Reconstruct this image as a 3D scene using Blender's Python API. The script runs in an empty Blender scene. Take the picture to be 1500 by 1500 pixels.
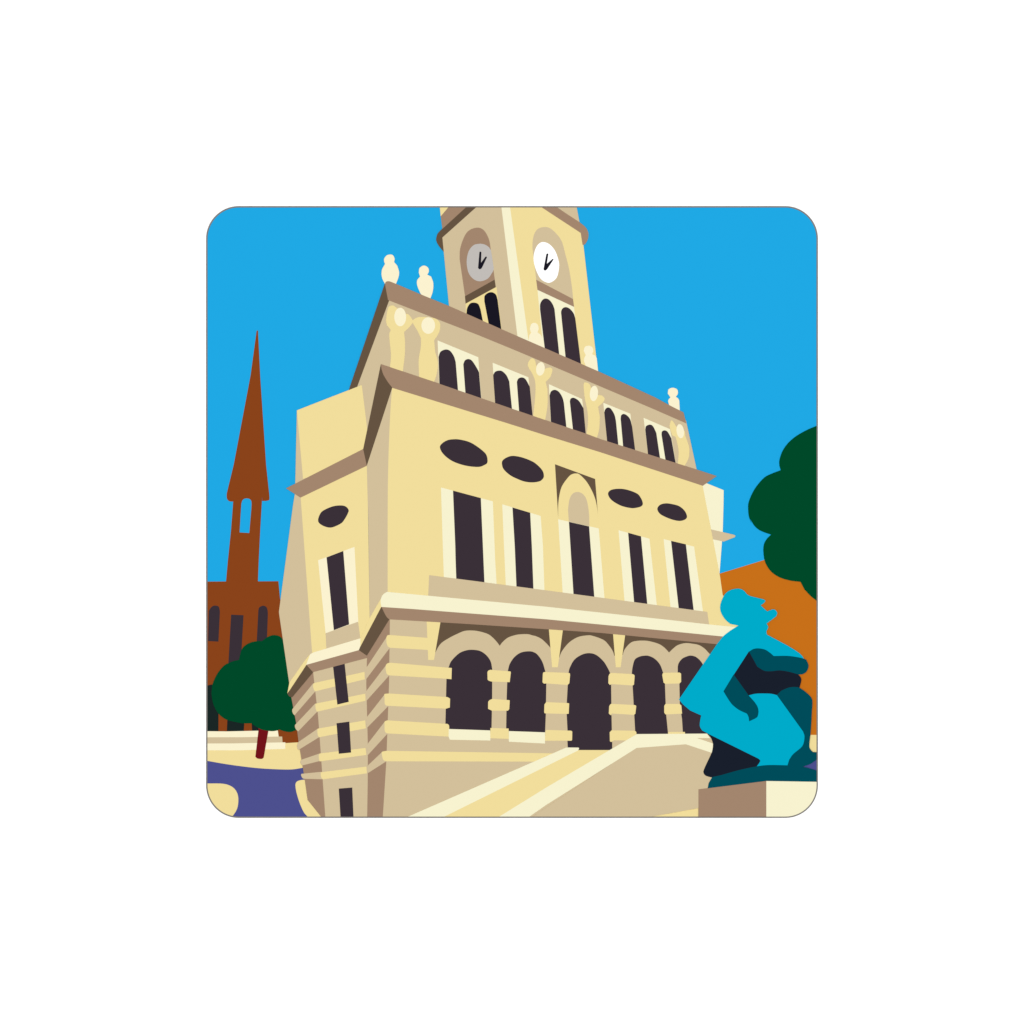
import bpy, bmesh, math, re
from mathutils import Vector
from mathutils.geometry import tessellate_polygon

S = bpy.context.scene
# ------------------------------------------------------------------ camera, world, light, exposure
PX = 1 / 3000.0                     # one pixel of the 1500 px picture = 1/3 mm on the card
CZ = 1.5                            # height of the card's centre on the wall
cam_d = bpy.data.cameras.new('camera')
cam_d.sensor_width = 36; cam_d.lens = 36 * 3.0 / 0.5
cam_d.clip_start = 0.05; cam_d.clip_end = 50
cam = bpy.data.objects.new('camera', cam_d)
S.collection.objects.link(cam)
cam.location = (0, -3.0, CZ); cam.rotation_euler = (math.radians(90), 0, 0)
S.camera = cam

W = bpy.data.worlds.new('World'); S.world = W; W.use_nodes = True
W.node_tree.nodes['Background'].inputs['Color'].default_value = (1, 1, 1, 1)
W.node_tree.nodes['Background'].inputs['Strength'].default_value = 0.25 / 1.287 * 1.25 / 1.12

ld = bpy.data.lights.new('softbox', 'AREA')
ld.shape = 'SQUARE'; ld.size = 3.0; ld.energy = 222.5 / 1.287 * 1.25 / 1.12
lo = bpy.data.objects.new('softbox', ld); S.collection.objects.link(lo)
lo.location = (0, -4.0, CZ); lo.rotation_euler = (math.radians(90), 0, 0)

S.view_settings.view_transform = 'Standard'; S.view_settings.look = 'None'
S.view_settings.exposure = 0; S.view_settings.gamma = 1
S.view_settings.use_curve_mapping = False
GAIN = 1.25                         # light reaching the wall, relative to a white sheet reading 1.0

# ------------------------------------------------------------------ materials
def lin(c):
    c /= 255.0
    return c / 12.92 if c <= 0.04045 else ((c + 0.055) / 1.055) ** 2.4
COL = dict(sky=(31,169,229), cream=(248,243,208), warm_cream=(252,243,208), yellow=(242,222,156), tan=(211,192,155),
           brown=(163,134,110), umber=(101,83,65), plum=(58,48,56), ink=(25,23,35), green=(0,73,41),
           rust=(138,67,26), orange=(200,112,25), turquoise=(0,171,202), teal=(0,76,90), navy=(25,31,44),
           violet=(77,80,143), trunk=(114,19,26), grey=(194,189,184), white=(255,255,255), rim=(128,124,120),
           slate=(26,38,37), paper=(255,255,255))
MATS = {}
def mat(key):
    if key in MATS: return MATS[key]
    m = bpy.data.materials.new(key + '_card'); m.use_nodes = True
    nt = m.node_tree; nt.nodes.clear()
    out = nt.nodes.new('ShaderNodeOutputMaterial'); d = nt.nodes.new('ShaderNodeBsdfDiffuse')
    nt.links.new(d.outputs[0], out.inputs['Surface'])
    rgb = [min(lin(v) / GAIN, 0.92) for v in COL[key]]
    if key in ('white', 'paper'): rgb = [0.92] * 3
    # faint paper grain
    tc = nt.nodes.new('ShaderNodeTexCoord'); n = nt.nodes.new('ShaderNodeTexNoise')
    n.inputs['Scale'].default_value = 420; n.inputs['Detail'].default_value = 2
    ramp = nt.nodes.new('ShaderNodeMapRange')
    ramp.inputs['To Min'].default_value = 0.997; ramp.inputs['To Max'].default_value = 1.003
    mx = nt.nodes.new('ShaderNodeVectorMath'); mx.operation = 'SCALE'
    mx.inputs[0].default_value = rgb
    nt.links.new(tc.outputs['Object'], n.inputs['Vector'])
    nt.links.new(n.outputs[0], ramp.inputs['Value'])
    nt.links.new(ramp.outputs[0], mx.inputs['Scale'])
    nt.links.new(mx.outputs[0], d.inputs['Color'])
    MATS[key] = m
    return m

# ------------------------------------------------------------------ outlines
# An outline is written as "x,y" points. A capital or small letter picks the origin and scale the points
# are measured from ("." = the whole picture); points in round brackets form one smooth curve.
TILE = {'.': (0,0,1), 'A': (300,300,6), 'B': (550,300,7.5), 'C': (700,300,7.5), 'D': (500,400,7.5), 'E': (640,420,7.5),
        'F': (760,450,7.5), 'G': (880,540,7.5), 'H': (400,560,7.5), 'I': (400,740,7.5), 'J': (600,620,7.5),
        'K': (780,660,7.5), 'L': (900,680,7.5), 'M': (300,680,10.7143), 'N': (1050,610,9.375), 'O': (1040,750,8.8235),
        'P': (600,800,7.5), 'Q': (780,820,7.5), 'R': (880,860,7.5), 'S': (400,900,9.375), 'T': (400,1050,9.375),
        'U': (520,860,9.375), 'V': (520,1000,7.5), 'W': (640,930,7.5), 'X': (780,930,7.5), 'Y': (560,1050,5),
        'Z': (800,1040,5.7692), 'a': (300,830,9.375), 'b': (300,920,9.375), 'c': (300,1050,9.375),
        'd': (980,850,6.8182), 'e': (980,990,6.8182)}

def catmull(p, n=7):
    if len(p) < 3: return list(p)
    q = [2 * p[0] - p[1]] + list(p) + [2 * p[-1] - p[-2]]
    out = []
    for i in range(1, len(q) - 2):
        a, b, c, d = q[i-1], q[i], q[i+1], q[i+2]
        for k in range(n):
            t = k / n
            out.append(0.5 * ((2*b) + (c-a)*t + (2*a-5*b+4*c-d)*t*t + (3*b-a-3*c+d)*t**3))
    out.append(p[-1].copy())
    return out

def closed(p, n=7):                 # a smooth closed loop
    m = len(p); q = [p[-2], p[-1]] + list(p) + [p[0], p[1], p[2]]
    c = catmull(q, n)
    return c[2*n:(2+m)*n]

def outline(s):
    t = TILE['.']; out = []; run = None
    for tok in re.findall(r'[A-Za-z](?![\w])|[A-Za-z](?=[\s\d-])|(?<![\d])\.(?=[\s])|\(|\)|\[|\]|-?\d+\.?\d*,-?\d+\.?\d*', s):
        if tok in '([': run = []
        elif tok == ']': out += closed(run); run = None
        elif tok == ')': out += catmull(run); run = None
        elif tok in TILE: t = TILE[tok]
        else:
            x, y = map(float, tok.split(','))
            v = Vector((t[0] + x / t[2], t[1] + y / t[2]))
            (out if run is None else run).append(v)
    return out

def ellipse(tile, cx, cy, rx, ry, tilt=0, n=40):
    t = TILE[tile]; a0 = math.radians(tilt); out = []
    for k in range(n):
        a = 2 * math.pi * k / n
        x, y = rx * math.cos(a), ry * math.sin(a)
        x, y = x * math.cos(a0) - y * math.sin(a0), x * math.sin(a0) + y * math.cos(a0)
        out.append(Vector((t[0] + (cx + x) / t[2], t[1] + (cy + y) / t[2])))
    return out

def rounded_square(lo, hi, r, n=24):
    out = []
    for cx, cy, a in ((hi-r, hi-r, 0), (lo+r, hi-r, 90), (lo+r, lo+r, 180), (hi-r, lo+r, 270)):
        for k in range(n + 1):
            b = math.radians(a + 90 * k / n)
            out.append(Vector((cx + r * math.cos(b), cy + r * math.sin(b))))
    return out
OUTER = rounded_square(302.0, 1198.0, 47.8)
INNER = rounded_square(304.0, 1196.0, 45.8)

def clip(poly):                     # keep what lies on the card (convex outline)
    res = list(poly)
    for i in range(len(INNER)):
        a, b = INNER[i], INNER[(i+1) % len(INNER)]
        e = b - a
        if e.length < 1e-6: continue
        side = lambda p: e.x * (p.y - a.y) - e.y * (p.x - a.x)
        if all(side(p) >= 0 for p in res): continue
        new = []
        for j in range(len(res)):
            p, q = res[j], res[(j+1) % len(res)]
            sp, sq = side(p), side(q)
            if sp >= 0: new.append(p)
            if (sp >= 0) != (sq >= 0): new.append(p + (q - p) * (sp / (sp - sq)))
        res = new
        if not res: return res
    return res

def tidy(poly):
    out = []
    for p in poly:
        if not out or (p - out[-1]).length > 0.02: out.append(p)
    while len(out) > 2 and (out[0] - out[-1]).length < 0.02: out.pop()
    return out

# ------------------------------------------------------------------ building pieces
UNIT = 0.00006                      # one layer of card
count = 0
def prism(bm, loops, top, mi, bottom=0.0):
    loops = [tidy(l) for l in loops]
    flat = [p for l in loops for p in l]
    tris = tessellate_polygon([[Vector((p.x, p.y, 0)) for p in l] for l in loops])
    def vert(p, d): return bm.verts.new(((p.x - 750) * PX, -d, (750 - p.y) * PX + CZ))
    f = [vert(p, top) for p in flat]; k = [vert(p, bottom) for p in flat]
    faces = []
    for a, b, c in tris:
        for vs in ((f[a], f[b], f[c]), (k[c], k[b], k[a])):
            try: faces.append(bm.faces.new(vs))
            except ValueError: pass
    i0 = 0
    for l in loops:
        n = len(l)
        for j in range(n):
            a, b = i0 + j, i0 + (j + 1) % n
            try: faces.append(bm.faces.new((f[a], f[b], k[b], k[a])))
            except ValueError: pass
        i0 += n
    for x in faces: x.material_index = mi

def piece(name, parent, level, *shapes, clipped=True):
    """shapes: (colour, outline[, hole]) ... ; each later shape lies a hair above the one before"""
    global count
    bm = bmesh.new(); me = bpy.data.meshes.new(name); used = []
    for sh in shapes:
        col, loops = sh[0], [outline(s) if isinstance(s, str) else s for s in sh[1:]]
        if clipped: loops[0] = clip(loops[0])
        if len(loops[0]) < 3: continue
        if col not in used: used.append(col); me.materials.append(mat(col))
        count += 1
        prism(bm, loops, level * UNIT + count * 0.000001, used.index(col))
    bmesh.ops.recalc_face_normals(bm, faces=bm.faces)
    bm.to_mesh(me); bm.free()
    o = bpy.data.objects.new(name, me); S.collection.objects.link(o)
    if parent: o.parent = parent; o.matrix_parent_inverse = parent.matrix_basis.inverted()
    return o

def thing(name, label, cat, px, py, group=None):
    o = bpy.data.objects.new(name, None); S.collection.objects.link(o)
    o.empty_display_size = 0.01
    o.location = ((px - 750) * PX, 0, (750 - py) * PX + CZ)
    return tag(o, label, cat, group)
def tag(o, label, cat, group=None):
    o['label'] = label; o['category'] = cat
    if group: o['group'] = group
    return o
def struct(o): o['kind'] = 'structure'; return o
def lab(o, label): o['label'] = label; return o

# ------------------------------------------------------------------ wall and card
bm = bmesh.new()
vs = [bm.verts.new(p) for p in ((-4, 0.0003, -1), (4, 0.0003, -1), (4, 0.0003, 4.5), (-4, 0.0003, 4.5))]
bm.faces.new(vs); me = bpy.data.meshes.new('wall'); bm.to_mesh(me); bm.free(); me.materials.append(mat('paper'))
wall = bpy.data.objects.new('wall', me); S.collection.objects.link(wall); struct(wall)

card = tag(None or bpy.data.objects.new('picture_card', None), 'rounded square picture card with a thin grey edge on the white wall', 'card')
S.collection.objects.link(card); card.location = (0, 0, CZ)
def slab(name, col, loops, d0, d1):
    bm = bmesh.new(); me = bpy.data.meshes.new(name); me.materials.append(mat(col))
    prism(bm, loops, d1, 0, d0); bmesh.ops.recalc_face_normals(bm, faces=bm.faces); bm.to_mesh(me); bm.free()
    o = bpy.data.objects.new(name, me); S.collection.objects.link(o); o.parent = card
    o.matrix_parent_inverse = card.matrix_basis.inverted(); return o
slab('backing', 'paper', [rounded_square(302.6, 1197.4, 47.1)], -0.0003, 0.00001)
slab('rim', 'rim', [OUTER, INNER], -0.00029, 0.0002)

struct(piece('sky', None, 1, ('sky', '. 290,290 1210,290 1210,1210 290,1210')))

# ------------------------------------------------------------------ church
ch = thing('church', 'rust brown church with a tall thin pointed spire at the left edge', 'church', 355, 1087)
piece('nave', ch, 2, ('rust', '. 290,851.9 a 1012,200 a 1035,450 . 440,960 . 440,1089 . 290,1089'))
piece('belfry', ch, 2.2, ('rust', 'M 430,480 900,480 898,575 870,1050 848,1500 a 730,215 a 290,215 M 363,1500 M 410,1050 M 445,590',
                          outline('M 546,1070 562,800 574,620 ( 574,620 590,570 618,545 655,537 700,545 728,575 734,620 ) 730,700 698,1080')))
piece('spire', ch, 2.4, ('rust', 'M 455,0 M 345,455 ( M 345,455 343,510 355,555 385,583 ) M 440,588 M 460,520 M 900,520 M 900,577 ( M 960,577 1005,565 1015,540 1013,480 ) M 962,0 A 487,1500 A 468,1110 A 462,1102 A 455,1110 A 402,1500'))
for s in ('a 45,1022 ( 55,640 60,600 100,548 145,535 190,550 205,600 207,630 ) 187,1030',
          'a 362,660 532,668 490,1400 320,1400',
          'a 735,610 ( 735,600 750,560 800,537 845,555 862,600 866,660 ) 850,1100 710,1100'):
    piece('window', ch, 3, ('plum', s))
for s in ('b 20,785 38,790 ( 60,782 100,775 ) 190,900 187,1415 20,1415', 'b 312,1200 550,1200 535,1415 303,1415',
          'b 640,1250 800,1250 800,1415 650,1415'):
    piece('door', ch, 3, ('slate', s))

ob = tag(piece('orange_building', None, 2, ('orange', '. 1040,844.5 1120,820 1210,792 1210,1078 1040,1078')),
         'plain orange building with a slanting top behind the turquoise sculpture', 'building')

# ------------------------------------------------------------------ ground
struct(piece('ground', None, 3, ('yellow', '. 290,1087 418,1088.5 440,1087.2 700,1100 1100,1076.5 1210,1076.5 1210,1210 290,1210')))
struct(piece('road', None, 4, ('violet', 'c -50,598 35,605 ( 35,605 340,657 700,702 1000,721 1200,722 1345,700 ) 1700,700 1700,1420 -50,1420')))
struct(piece('road', None, 4, ('violet', 'e 1150,800 1520,800 1520,1000 1150,1000')))
struct(piece('pavement', None, 5, ('yellow', 'c -50,915 40,915 ( 40,915 230,917 330,938 405,985 450,1060 461,1150 450,1240 425,1300 385,1360 ) 340,1420 -50,1420')))
struct(piece('pavement', None, 5, ('yellow', 'c 1700,800 1370,862 ( 1320,868 1270,885 1247,920 1248,980 1270,1080 1310,1200 1360,1310 1410,1368 ) 1460,1420 1900,1420')))

st = thing('stone_steps', 'low cream and tan stone steps in front of the church', 'steps', 355, 1098)
piece('step', st, 6, ('warm_cream', 'c -50,195 35,197 300,200 740,190 1003,187 1015,275 1015,320 -50,320'))
piece('step', st, 6.3, ('tan', 'c -50,281 500,280 1015,271 1063,271 1068,353 1068,400 -50,400'))
piece('step', st, 6.6, ('warm_cream', 'c -50,365 35,366 400,365 800,356 1107,350 1105,440 800,450 500,460 -50,460'))

# ------------------------------------------------------------------ trees
tr = thing('tree', 'round dark green tree on a short red trunk in front of the church', 'tree', 381, 1111)
piece('trunk', tr, 7, ('trunk', 'c 740,100 885,100 875,190 810,555 ( 808,560 790,575 760,578 720,570 695,548 ) 735,200'))
piece('crown', tr, 7.6, ('green', 'b ( 470,436 485,370 510,290 560,235 640,195 730,178 ) ( 785,180 860,125 940,97 1020,110 1070,150 ) 1250,300 1420,800 1420,1300 1250,1405 ( 1250,1405 1170,1428 1080,1413 1020,1392 ) ( 1000,1405 930,1416 850,1408 780,1392 700,1350 640,1308 ) ( 620,1308 520,1308 430,1292 310,1262 230,1215 170,1150 120,1050 95,930 95,850 110,760 170,630 260,520 340,475 400,452 )'))
t2 = thing('tree', 'big dark green lobed tree crown at the right edge', 'tree', 1197, 880)
piece('crown', t2, 7.6, ('green', 'N 1550,50 ( 1370,130 1240,185 1090,270 975,370 900,480 860,600 860,680 ) 878,738 ( 780,775 665,830 560,940 490,1050 440,1170 430,1250 440,1370 475,1460 O 520,90 570,172 630,228 700,262 ) 790,292 ( 740,340 700,410 690,510 715,655 790,770 900,845 1030,885 1110,897 ) 1170,903 ( 1220,1000 1300,1085 1375,1145 ) 1550,1200'))

# ------------------------------------------------------------------ town hall
th = thing('town_hall', 'cream and yellow town hall with a clock tower, arcade and rows of dark windows', 'building', 720, 1196)
WL = 9
# clock tower
tw = piece('clock_tower', th, WL,
           ('tan', 'B 735,360 1100,20 1400,20 C 445,1470 C 300,1500 B 812,1150'),
           ('cream', 'C 258,20 355,20 565,1540 438,1470'),
           ('yellow', 'C 353,20 690,20 1145,315 1280,1500 F 880,800 F 200,600 C 563,1540'))
lab(tw, 'square clock tower rising behind the roof')
piece('upper_stage', tw, WL + .4, ('yellow', 'B 704,-10 850,-10 800,30 717,128'))
piece('upper_stage', tw, WL + .4, ('tan', 'C 850,15 1083,15 1117,195'))
piece('cornice', tw, WL + .8,
      ('umber', 'B 1000,20 1115,20 735,360 750,517 ( 750,517 695,450 670,400 668,370 685,315 735,262 )'),
      ('brown', 'B 718,128 815,14 1010,14 735,265'))
piece('cornice', tw, WL + .8, ('brown', 'C 680,15 845,15 1115,190 ( 1115,190 1185,250 1213,310 1210,370 1190,415 1174,437 ) 1150,440 1130,310'))
nc = piece('clock_niche', tw, WL + .6, ('brown', 'B 985,1010 ( 925,600 928,500 955,400 1000,310 1060,265 1130,252 1185,275 1225,330 1252,400 1268,500 ) 1312,830'),
      ('umber', 'B 983,1005 1310,822 1322,905 990,1087'))
nc = piece('clock_niche', tw, WL + .6, ('tan', 'C 642,830 ( 600,480 602,400 620,320 660,265 720,246 780,252 850,305 920,400 960,540 1000,700 1030,880 1047,1040 )'),
      ('brown', 'C 640,823 1045,1035 1057,1122 655,935'))
piece('window_panel', tw, WL + .6, ('yellow', 'B 990,1087 1330,903 1390,1400 1000,1400'))
piece('window_panel', tw, WL + .6, ('cream', 'C 655,935 1056,1122 F 685,680 F 285,640'))
lab(piece('clock_face', tw, WL + 1.2, ('grey', 'B ( 1150,427 1200,437 1245,465 1270,503 ) 1300,700 ( 1290,735 1235,810 1150,841 1075,815 1020,740 1002,620 1025,510 1080,443 1150,427 )')), 'pale grey clock face on the left side of the tower')
lab(piece('clock_face', tw, WL + 1.2, ('white', 'C [ 725,410 790,437 850,510 888,620 891,700 865,800 800,853 740,848 680,800 630,690 612,580 635,480 675,425 ]')), 'white clock face on the right side of the tower')
piece('clock_hands', tw, WL + 1.5, ('ink', 'B ( 1142,520 1153,514 1164,521 ) 1160,637 ( 1207,572 1217,568 1225,578 ) 1170,693 ( 1158,706 1140,708 1127,694 )'))
piece('clock_hands', tw, WL + 1.5, ('ink', 'C ( 752,543 763,534 774,543 ) 758,648 ( 820,595 829,595 830,603 ) 762,708 ( 745,722 730,721 721,707 )'))
for s in ('B 1000,1300 ( 1000,1190 1008,1135 1040,1085 1085,1075 1130,1092 1155,1150 ) 1190,1330',
          'B 1250,1340 ( 1196,1060 1200,1000 1240,967 1285,962 1325,990 1343,1050 ) 1390,1420'):
    piece('window', tw, WL + 1.2, ('ink', s))
for s in ('F 290,500 C ( 683,1150 685,1090 710,1045 745,1030 785,1045 820,1090 842,1145 ) F 448,560',
          'F 518,600 C ( 917,1220 915,1170 935,1135 970,1125 1010,1143 1050,1190 1070,1245 ) F 690,680'):
    piece('window', tw, WL + 1.2, ('plum', s))

# right return wall, seen past the facade
piece('return_wall', th, WL, ('cream', 'L 950,200 1015,210 1200,285 1198,450 1190,740 1155,1200 1150,1260 1040,900'))
piece('ledge', th, WL + .5, ('tan', 'L 1030,708 1300,772 ( 1315,776 1328,786 1322,802 ) 1200,850 1060,820'))

# statues standing on the roof line
for s in ('B 125,930 ( 105,870 72,800 70,720 105,650 ) ( 95,625 97,590 130,553 185,550 210,590 205,630 ) ( 240,670 260,740 252,800 225,870 ) 215,930',
          'B 540,1030 ( 495,975 460,890 458,830 490,790 ) ( 476,745 485,695 530,668 575,688 587,730 570,768 ) ( 612,790 635,860 630,950 600,1040 )',
          'F 100,420 ( 108,355 118,305 135,282 ) ( 120,240 135,188 170,172 205,190 218,235 205,275 ) ( 240,303 262,355 285,460 )',
          'F 745,690 ( 735,645 715,580 735,525 ) ( 712,480 725,438 765,422 805,438 818,480 805,515 ) ( 840,532 856,560 ) 874,740',
          'G 755,440 ( 750,400 741,350 765,315 ) ( 736,275 745,228 790,210 838,228 847,272 825,310 ) ( 848,325 862,350 ) 869,480'):
    piece('roof_statue', th, WL + 1.4, ('warm_cream', s))

# attic storey
at = piece('attic_wall', th, WL + 1, ('tan', 'D 515,285 G 0,150 G 936,570 G 1062,1150 G 900,1200 D 580,1300 H 1040,560 H 960,300 H 925,30 D 175,1245'))
piece('attic_cornice', th, WL + 2.6, ('umber', 'D 478,115 530,290 175,1248 83,1284 '),
      ('brown', 'D 480,120 ( 480,120 490,97 520,90 550,98 ) 850,225 1190,365 B 1380,1365 F 0,325 F 870,703 F 1500,993 G 750,400 G 908,480 G 940,602 F 1500,1128 F 0,490 D 1500,680 D 513,297'))
FR = [('E 8,590 455,775 465,935 490,1240 25,1080',
       'E 28,1080 ( 18,770 40,715 95,690 145,705 187,765 207,830 ) 234,1160', 'E 315,1190 ( 290,850 310,808 350,795 390,818 440,895 463,940 ) 489,1250'),
      ('E 612,835 1005,995 1012,1060 1054,1440 642,1300',
       'E 642,1310 ( 618,970 640,935 680,922 720,930 765,975 795,1040 ) 828,1370', 'E 905,1400 ( 878,1045 895,1010 935,997 975,1018 1020,1098 ) 1054,1440'),
      ('F 330,845 695,1010 705,1090 738,1420 352,1290',
       'F 354,1290 ( 337,970 355,925 395,908 440,930 478,990 495,1050 ) 525,1340', 'F 597,1370 ( 560,1035 570,1005 605,996 660,1030 710,1110 ) 738,1420'),
      ('G 28,375 325,495 332,560 381,915 72,820',
       'G 72,820 ( 38,480 52,443 80,427 112,442 150,505 167,575 ) 196,865', 'G 248,885 ( 218,550 225,512 255,498 295,520 325,562 345,640 ) 381,920'),
      ('G 470,540 760,665 775,740 830,1070 523,975',
       'G 522,970 ( 488,670 498,632 540,615 575,635 610,705 ) 655,1010', 'G 715,1030 ( 667,725 672,692 700,678 735,695 775,765 ) 829,1070')]
for f, a, b in FR:
    fo = piece('window_frame', th, WL + 2, ('cream', f))
    piece('window', fo, WL + 2.3, ('plum', a)); piece('window', fo, WL + 2.3, ('plum', b))
ST = [('D ( 532,1060 545,900 527,690 543,625 ) ( 500,570 492,510 510,400 530,365 570,357 605,380 ) 690,455 ( 715,447 745,462 785,525 760,580 690,648 ) ( 700,760 697,900 672,1110 )', ('D', 647, 483, 65, 102)),
      ('D ( 856,1180 850,960 872,820 875,715 ) ( 840,640 784,545 790,515 840,487 900,483 960,487 1040,503 1083,550 1083,620 1060,680 1020,740 ) ( 1030,860 1060,980 1050,1100 1010,1220 )', ('D', 955, 577, 75, 91)),
      ('E ( 1055,1450 1080,1200 1080,1050 1050,960 1003,880 1005,830 1040,787 1075,805 1090,860 ) 1120,940 1180,905 ( 1200,897 1240,888 1268,905 1262,950 1240,1000 1195,1045 ) ( 1215,1130 1215,1300 1185,1490 )', ('E', 1137, 903, 47, 75, 8)),
      ('F ( 740,1430 760,1250 750,1120 725,1000 712,850 740,827 780,850 790,880 ) 830,980 870,965 ( 880,965 915,973 943,1008 920,1050 870,1095 ) ( 890,1200 882,1340 850,1460 )', ('F', 825, 948, 45, 85, 5)),
      ('G ( 843,1075 855,920 840,820 822,750 ) ( 785,733 757,640 762,600 775,568 800,590 830,640 ) 880,650 ( 925,690 930,740 965,840 973,900 965,980 940,1035 ) 905,1100', ('G', 873, 687, 41, 78, -8))]
for body, head in ST:
    so = piece('facade_statue', th, WL + 2.4, ('yellow', body))
    piece('head', so, WL + 2.55, ('warm_cream', ellipse(*head)))

# left wing
lw = piece('wing_wall', th, WL + 1.6,
      ('tan', 'H 262,310 400,1050 400,1300 I 450,1500 S 560,560 S 225,960 S 85,0 I 65,1170 I 220,0 H 240,1225 H 245,1105'),
      ('yellow', 'H 262,308 975,30 1040,560 1045,800 330,1062'),
      ('yellow', 'H 302,1240 1040,890 1045,1500 I 1062,1300 S 1250,450 S 540,560 I 420,1500 I 310,0'))
lab(lw, 'tall left wing wall of the town hall')
piece('round_window', lw, WL + 2, ('plum', 'I [ 495,160 515,100 550,60 640,18 720,3 790,10 830,50 820,95 780,165 740,205 645,245 570,235 510,200 ]'))
fo = piece('window_frame', th, WL + 2, ('warm_cream', 'I 495,605 895,458 937,1290 578,1410'))
piece('window', fo, WL + 2.3, ('plum', 'I 588,573 772,503 836,1310 668,1373'))
piece('window_sill', lw, WL + 2.4, ('tan', 'S 722,258 1168,100 1202,345 732,475'))

# main body
mw = piece('facade_wall', th, WL + 2,
      ('tan', 'H 1310,60 1350,60 1350,1500 I 1350,1100 I 1180,1100 I 1062,1250 I 1045,0 H 1045,1500 H 1030,910'),
      ('yellow', 'H 1308,50 ( 1308,60 1290,300 1272,700 1262,1100 1259,1500 ) I 1259,1150 R 1600,520 R 1430,250 R 1345,90 L 1190,1440 L 1160,1230 L 968,232 G 1118,1270 D 570,1240'))
lab(mw, 'broad yellow front wall of the town hall')
piece('main_cornice', th, WL + 3.4,
      ('umber', 'D 435,1000 600,1200 562,1262 H 1310,60 H 1030,917 H 990,735'),
      ('brown', 'D 435,1000 D 1080,1215 E 0,1057 E 487,1225 E 1052,1418 F 735,1388 G 0,775 G 1050,1107 G 1273,1180 G 1120,1287 G 0,920 J 1500,135 J 1075,0 D 562,1262 ( D 562,1262 510,1195 465,1120 443,1060 )'),
      ('brown', 'H 990,733 1030,917 302,1267 143,1165'))
for s in ('J [ 333,258 365,215 420,185 480,176 545,178 640,200 715,237 810,308 848,358 855,430 820,460 755,480 625,468 500,430 415,380 355,318 ]',
          'J [ 1014,430 1040,392 1100,363 1160,360 1245,378 1340,415 1400,455 1460,520 1475,585 1450,625 1410,643 1340,650 1260,640 1180,610 1100,568 1030,500 ]',
          'K [ 830,480 855,437 930,420 1030,428 1145,470 1190,520 1212,580 1195,612 1145,628 1080,632 970,605 870,545 ]',
          'L [ 471,490 500,447 560,430 630,437 710,460 770,510 797,570 780,605 720,623 640,610 550,575 495,540 ]'):
    piece('round_window', mw, WL + 2.6, ('plum', s))
piece('arched_niche', mw, WL + 2.5, ('umber', 'K 247,150 688,312 730,835 283,745'),
      ('yellow', 'K ( 283,770 283,600 300,470 330,380 400,285 440,258 480,252 520,265 600,350 670,480 705,600 725,760 733,890 )'),
      ('tan', 'K 400,800 ( 390,650 405,540 440,475 495,455 550,475 590,530 612,620 623,720 ) 625,845'))
for f, w in (('J 345,705 915,858 940,1500 P 957,430 P 377,360 P 365,0', 'J 477,740 783,822 P 823,410 P 513,370 P 500,0 J 508,1500'),
             ('J 1018,890 1440,1018 P 1465,0 P 1482,500 P 1057,440 P 1037,0', 'J 1130,925 1325,983 P 1343,0 P 1361,480 P 1174,455 P 1155,0'),
             ('K 282,755 728,855 Q 792,435 Q 332,370', 'K 400,783 622,833 Q 680,420 Q 451,390'),
             ('K 945,875 1285,968 Q 1367,510 Q 1012,465', 'K 1050,903 1192,942 Q 1262,495 Q 1117,480'),
             ('L 540,822 875,905 R 1125,285 R 767,230', 'L 622,842 785,880 R 1022,265 R 857,245')):
    fo = piece('window_frame', th, WL + 2.6, ('cream', f)); piece('window', fo, WL + 2.9, ('plum', w))
piece('balcony_band', mw, WL + 3, ('tan', 'P 215,318 1500,485 R 1170,272 R 1192,430 P 1500,700 P 203,570'))

# ground floor
gf = piece('arcade_wall', th, WL + 2,
      ('tan', 'U 470,430 . 1062,935 . 1062,1090 . 900,1140 . 900,1210 V 300,1540 V 345,860 V 375,0'),
      ('brown', 'U 155,935 480,430 V 375,0 V 345,860 V 302,1540 V 134,1540 V 140,900 V 120,0'),
      ('brown', 'S 570,740 520,790 250,1130 320,1500 T 350,340 T 410,700 T 435,860 T 475,1140 T 700,1420 T 760,1420 T 660,0'),
      ('tan', 'S 550,785 1290,575 1280,950 1292,1400 T 1302,400 1300,900 1292,1420 T 722,1420 T 620,0'))
lab(gf, 'banded stone ground floor of the town hall')
for s in ('S 552,945 582,1055 295,1385 ( 295,1385 272,1355 264,1310 290,1270 )', 'S 582,1220 607,1335 T 345,200 ( T 345,200 315,170 300,130 305,108 )',
          'T 610,165 632,280 345,457 ( 345,457 335,430 330,390 350,345 )', 'T 640,503 637,607 400,667 ( 400,667 380,640 375,615 385,590 )',
          'T 662,755 686,857 420,850 ( 420,850 400,835 385,800 390,782 )',
          'U 432,690 478,835 155,1262 140,1180 160,1102', 'U 425,1075 468,1215 V 130,195 V 118,120 V 130,84', 'V 325,130 365,258 136,492 125,430 136,372',
          'V 325,430 357,560 140,797 130,720 143,667', 'V 297,762 347,862 144,992 135,950 144,907'):
    piece('stone_band', gf, WL + 2.5, ('tan', s))
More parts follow.
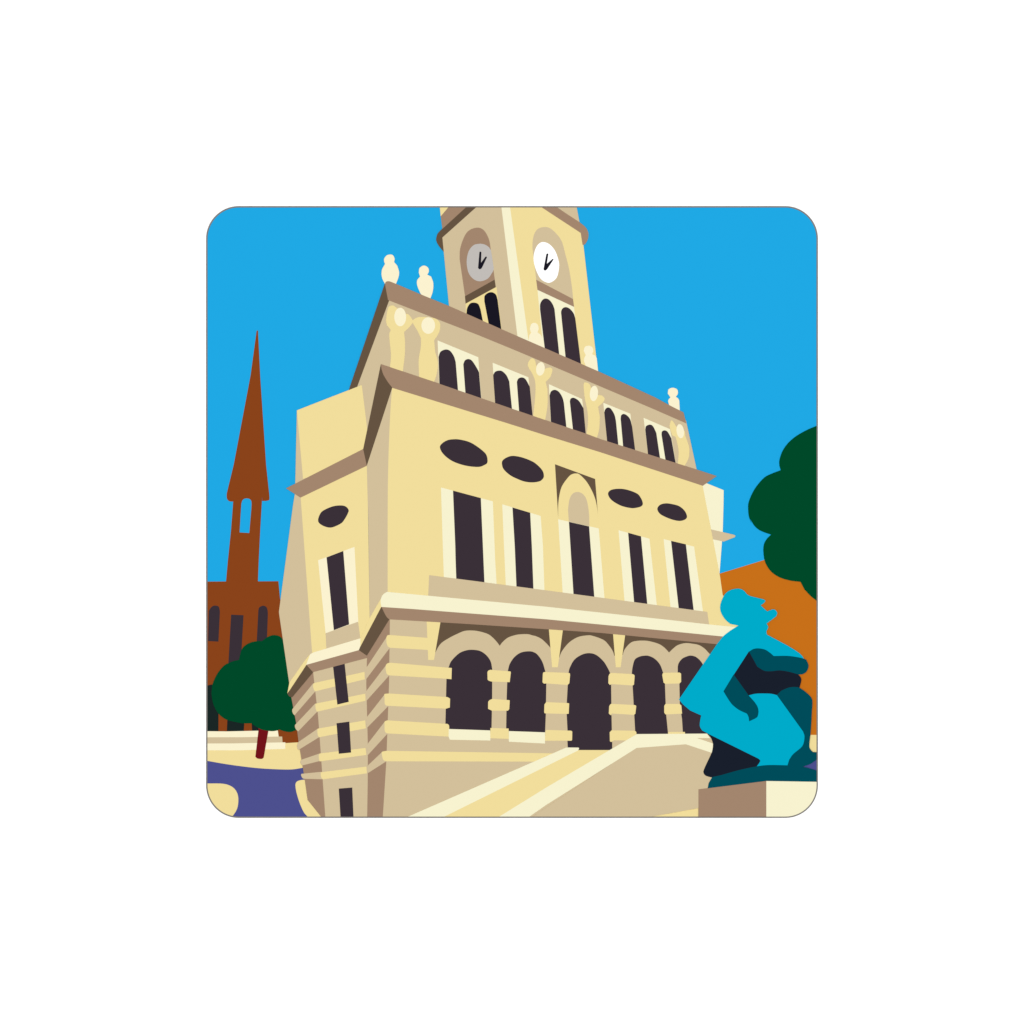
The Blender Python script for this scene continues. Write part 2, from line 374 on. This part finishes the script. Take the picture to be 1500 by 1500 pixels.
for s in ('S 572,940 1256,789 ( 1256,789 1258,850 1262,890 ) 582,1055 ( 582,1055 565,1040 550,990 553,950 )', 'S 598,1222 1266,1088 ( 1266,1088 1270,1140 1270,1185 ) 605,1335 ( 605,1335 590,1310 582,1260 583,1228 )',
          'T 612,162 1265,48 1275,157 632,280 ( 632,280 615,250 608,200 )', 'T 640,503 1270,427 1282,522 640,612 ( 640,612 632,580 628,530 )',
          'T 657,760 1282,683 1290,775 686,857 ( 686,857 665,835 655,800 )',
          'U ( 432,740 432,690 450,660 490,658 ) 1010,698 1010,863 ( 480,832 450,810 434,770 )', 'U ( 420,1110 425,1070 450,1045 490,1038 ) 1330,1110 1325,1265 1255,1258 ( 475,1212 440,1195 425,1150 )',
          'V ( 325,160 325,125 375,118 ) ( 1010,157 1030,165 1045,178 ) ( 1042,272 1000,285 ) ( 360,253 335,245 325,215 )',
          'V ( 325,460 327,427 355,413 ) ( 1015,452 1030,463 1036,485 ) 1030,592 ( 360,557 335,545 325,515 )',
          'V ( 296,790 297,760 345,748 ) Y 1250,267 1250,328 V ( 350,863 320,855 305,835 )'):
    piece('stone_band', gf, WL + 2.7, ('yellow', s))
for s in ('S 823,700 983,670 1040,1200 883,1238', 'T 872,88 1048,65 1072,490 903,507', 'T 903,985 1088,970 1107,1420 930,1420'):
    piece('window', gf, WL + 2.9, ('plum', s))
piece('arch_spandrel', gf, WL + 2.4, ('umber', 'P 340,800 Q 0,700 R 0,450 R 1330,600 1330,900 1230,770 ( R 1185,722 1140,675 1080,637 1010,622 930,615 850,635 800,670 750,718 ) ( R 750,718 700,665 640,625 560,600 490,588 400,590 330,610 265,680 240,745 ) Q 900,1055 ( Q 900,1055 880,1000 840,940 780,880 660,835 600,830 510,845 440,880 380,930 320,1010 290,1085 ) Q 205,975 ( Q 200,970 155,920 100,870 40,840 P 1350,980 P 1300,967 P 1220,968 P 1160,977 P 1080,1005 P 1020,1055 P 990,1095 ) ( P 990,1095 965,1060 920,1010 860,965 760,935 680,926 600,932 520,965 440,1005 360,1055 320,1100 280,1175 )'))
for s in ('P 187,800 345,800 268,1250 205,1250', 'Q 178,740 338,740 278,1180 215,1180', 'Q 883,790 1023,790 968,1180 915,1180'):
    piece('bracket', gf, WL + 2.7, ('yellow', s))
for s in ('W ( 128,357 160,285 240,205 310,173 380,163 470,175 540,220 590,290 608,375 ) 612,820 610,1060 92,1045 105,480',
          'W ( 780,392 800,320 850,245 920,195 1000,180 1060,188 1110,222 1160,300 1192,405 ) 1205,550 1200,1075 755,1062 765,520',
          'X ( 395,420 410,360 460,272 540,218 620,200 700,220 780,290 830,370 855,425 ) 875,540 876,1265 510,1268 387,1237 370,860',
          'X ( 1090,430 1100,350 1125,270 1180,237 1230,228 1275,230 1340,260 1400,325 1437,420 ) 1470,530 1490,1100 1130,1100 1100,560',
          'R ( 845,940 850,850 890,790 940,763 990,752 1050,770 1110,830 1150,920 ) 1200,1100 e 430,590 e 100,590 R 850,1250'):
    piece('archway', gf, WL + 2.3, ('plum', s))
CO = [('W 608,430 775,430 766,700 760,1062 600,1062 607,700', ('W ( 555,412 562,395 585,383 ) ( 795,400 810,403 812,415 ) 800,519 ( 600,512 575,505 557,492 )', 'W 563,733 ( 580,715 608,703 ) ( 780,715 798,718 800,730 ) 795,815 ( 780,832 ) 605,832 562,812', 'W 588,1022 788,1028 790,1142 585,1135')),
      ('X 153,480 378,480 375,860 387,1100 138,1100 147,860', ('X ( 113,440 117,415 135,407 ) ( 390,417 410,422 413,440 ) ( 405,530 385,550 ) 155,533 ( 125,535 110,520 )', 'X ( 131,765 150,738 ) ( 385,748 403,752 ) ( 398,865 375,868 ) 150,862 ( 135,862 128,850 )', 'X ( 142,1055 155,1043 ) ( 425,1052 437,1062 ) ( 435,1155 425,1162 ) 135,1162')),
      ('X 863,480 1095,480 1103,760 1113,1100 873,1100 868,860', ('X ( 835,455 845,430 862,417 ) ( 1100,430 1118,440 1122,455 ) ( 1115,545 1100,556 ) 870,540 ( 850,550 833,530 )', 'X ( 842,785 850,770 862,757 ) ( 1125,770 1140,780 ) ( 1130,865 1115,878 ) 870,863 865,883 ( 850,875 838,862 )', 'X ( 848,1070 868,1048 ) ( 1115,1052 1135,1060 1142,1075 ) 1142,1110 1055,1158 895,1158 ( 865,1177 850,1168 )')),
      ('R 703,1000 862,1000 868,1283 892,1450 Z 1155,195 Z 1030,195 R 718,1395 R 710,1200', ('R ( 675,965 683,945 700,941 ) ( 865,938 882,950 ) ( 883,1040 865,1058 ) 710,1062 ( 690,1050 )', 'R ( 697,1305 710,1283 ) ( 865,1283 885,1300 ) 893,1390 710,1398 ( 697,1378 )', 'Z 1032,185 1172,185 1176,212 1026,213'))]
for c, bands in CO:
    co = piece('column', th, WL + 2.6, ('tan', c))
    for b in bands: piece('column_band', gf, WL + 2.9, ('yellow', b))
for s in ('V 1030,508 1485,524 1488,635 1042,626 1028,592', 'W 790,1056 1188,1070 1187,1193 790,1173'):
    piece('window_sill', gf, WL + 3.1, ('cream', s))
# first floor ledge
piece('ledge', th, WL + 4,
      ('yellow', 'U 355,160 368,272 55,872 75,700 205,420'),
      ('yellow', 'S 545,520 490,565 425,650 225,935 197,1085 470,700'),
      ('umber', 'U 363,268 500,440 472,442 160,948 48,866'),
      ('umber', 'S 460,690 555,790 265,1137 ( 265,1137 225,1125 198,1088 )'),
      ('brown', 'U 363,268 1500,345 R 0,400 R 1500,550 R 1500,650 R 1290,628 R 0,503 Q 0,752 U 1500,503 U 472,442 ( U 472,442 445,420 415,375 363,268 )'),
      ('brown', 'S 455,688 1175,488 1290,568 1290,598 550,792'),
      ('cream', 'U ( 363,272 352,190 370,125 400,90 440,65 ) P 0,525 P 1500,665 Q 1500,660 R 1190,410 R 1500,440 R 1500,556 R 1340,542 Q 1500,783 P 1500,803 P 0,688'),
      ('warm_cream', 'S ( 510,545 560,520 ) 1200,327 ( 1200,327 1198,430 1178,490 ) 455,692'))

# ------------------------------------------------------------------ staircase
sc = thing('staircase', 'long cream edged ramp stair rising to the central arch', 'stairs', 820, 1196)
piece('side_wall', sc, 14, ('tan', 'Z 765,312 1180,285 1450,370 1450,800 1285,828 1100,862 900,898 860,930 -160,930'))
piece('flight', sc, 14.2, ('yellow', 'Y 1400,243 1675,243 1640,300 900,760 370,760'))
piece('coping', sc, 14.6, ('cream', 'Y 1347,224 1438,225 ( 1438,225 1441,233 1432,247 ) 425,745 155,745'))
piece('coping', sc, 14.6, ('cream', 'Z 765,203 1360,199 1385,237 1275,237 1410,282 1410,365 1180,289 765,320 0,802 Y 1050,750 Y 825,750 Z 0,655'))

# ------------------------------------------------------------------ plinth and sculpture
pl = thing('plinth', 'square stone plinth, brown and cream, under the turquoise sculpture', 'plinth', 1120, 1196)
piece('side_face', pl, 15, ('brown', 'e 293,1132 975,1045 975,1450 293,1450'))
piece('front_face', pl, 15.3, ('cream', 'e 971,1047 1520,1056 1520,1450 971,1450'))

sp = thing('sculpture', 'turquoise abstract crouching figure sculpture on the stone plinth', 'sculpture', 1130, 1145)
body = piece('body', sp, 16, ('turquoise', 'd ( 780,140 740,98 690,83 620,95 565,130 530,190 510,260 520,325 560,390 610,435 ) 692,452 ( 610,503 545,555 490,620 ) 98,1190 ( 140,1240 210,1300 ) 322,1350 ( e 320,397 308,460 308,505 330,545 ) 378,570 450,640 850,850 872,908 1000,900 1188,895 ( 1200,835 1240,780 1330,700 1352,610 1338,555 ) 1390,500 1150,200 1070,188 d 1060,850 d 1348,784 ( d 1348,784 1320,745 1270,705 1180,650 ) 978,542 ( 972,510 990,468 975,432 ) ( 1070,360 1080,325 1060,295 1030,290 ) 980,310 915,250 ( 950,225 962,205 945,190 ) 830,162 ( 805,155 )'))
piece('hollow', body, 16.4, ('navy', 'd 797,710 900,790 1100,870 1285,938 ( 1285,938 1312,965 1320,1000 1303,1072 ) 1250,1120 1075,1146 ( 1075,1146 1020,1133 940,1130 860,1133 792,1150 ) 780,1160 700,1060 638,955'))
piece('upper_arm', body, 16.8, ('teal', 'd ( 798,712 845,685 900,680 960,693 1010,725 ) ( 1045,756 1200,756 1348,783 1380,815 1392,860 1375,908 1340,935 1300,942 ) ( 1285,938 1190,912 1100,900 1020,908 950,903 880,862 ) 850,805'))
piece('forearm', body, 16.8, ('teal', 'd 645,940 795,1150 ( 850,1210 882,1260 893,1310 883,1360 860,1380 ) 800,1408 ( 795,1370 785,1345 775,1330 ) ( 775,1330 700,1295 630,1240 580,1170 543,1108 )'))
piece('leg', body, 16.6, ('teal', 'e 1075,190 ( 1120,148 1190,118 1250,110 1300,118 1370,165 1425,225 1432,290 ) ( 1428,330 1415,550 1400,690 1410,730 1435,760 ) 1520,765 1520,800 ( 1470,838 1410,878 1330,908 ) 1250,930 1180,900 ( 1200,835 1240,780 1330,700 1352,610 1338,555 )'))
piece('hip', body, 16.6, ('navy', 'e 378,572 ( 420,620 438,680 430,750 410,800 350,930 345,970 370,998 430,1015 ) 872,908 ( 900,870 910,845 890,825 )'))
piece('base', body, 16.9, ('teal', 'e 385,1122 ( 395,1070 430,1010 ) ( 520,990 700,940 870,904 1000,890 1185,893 ) ( 1320,905 1400,922 1520,962 ) 1520,1058 970,1049'))
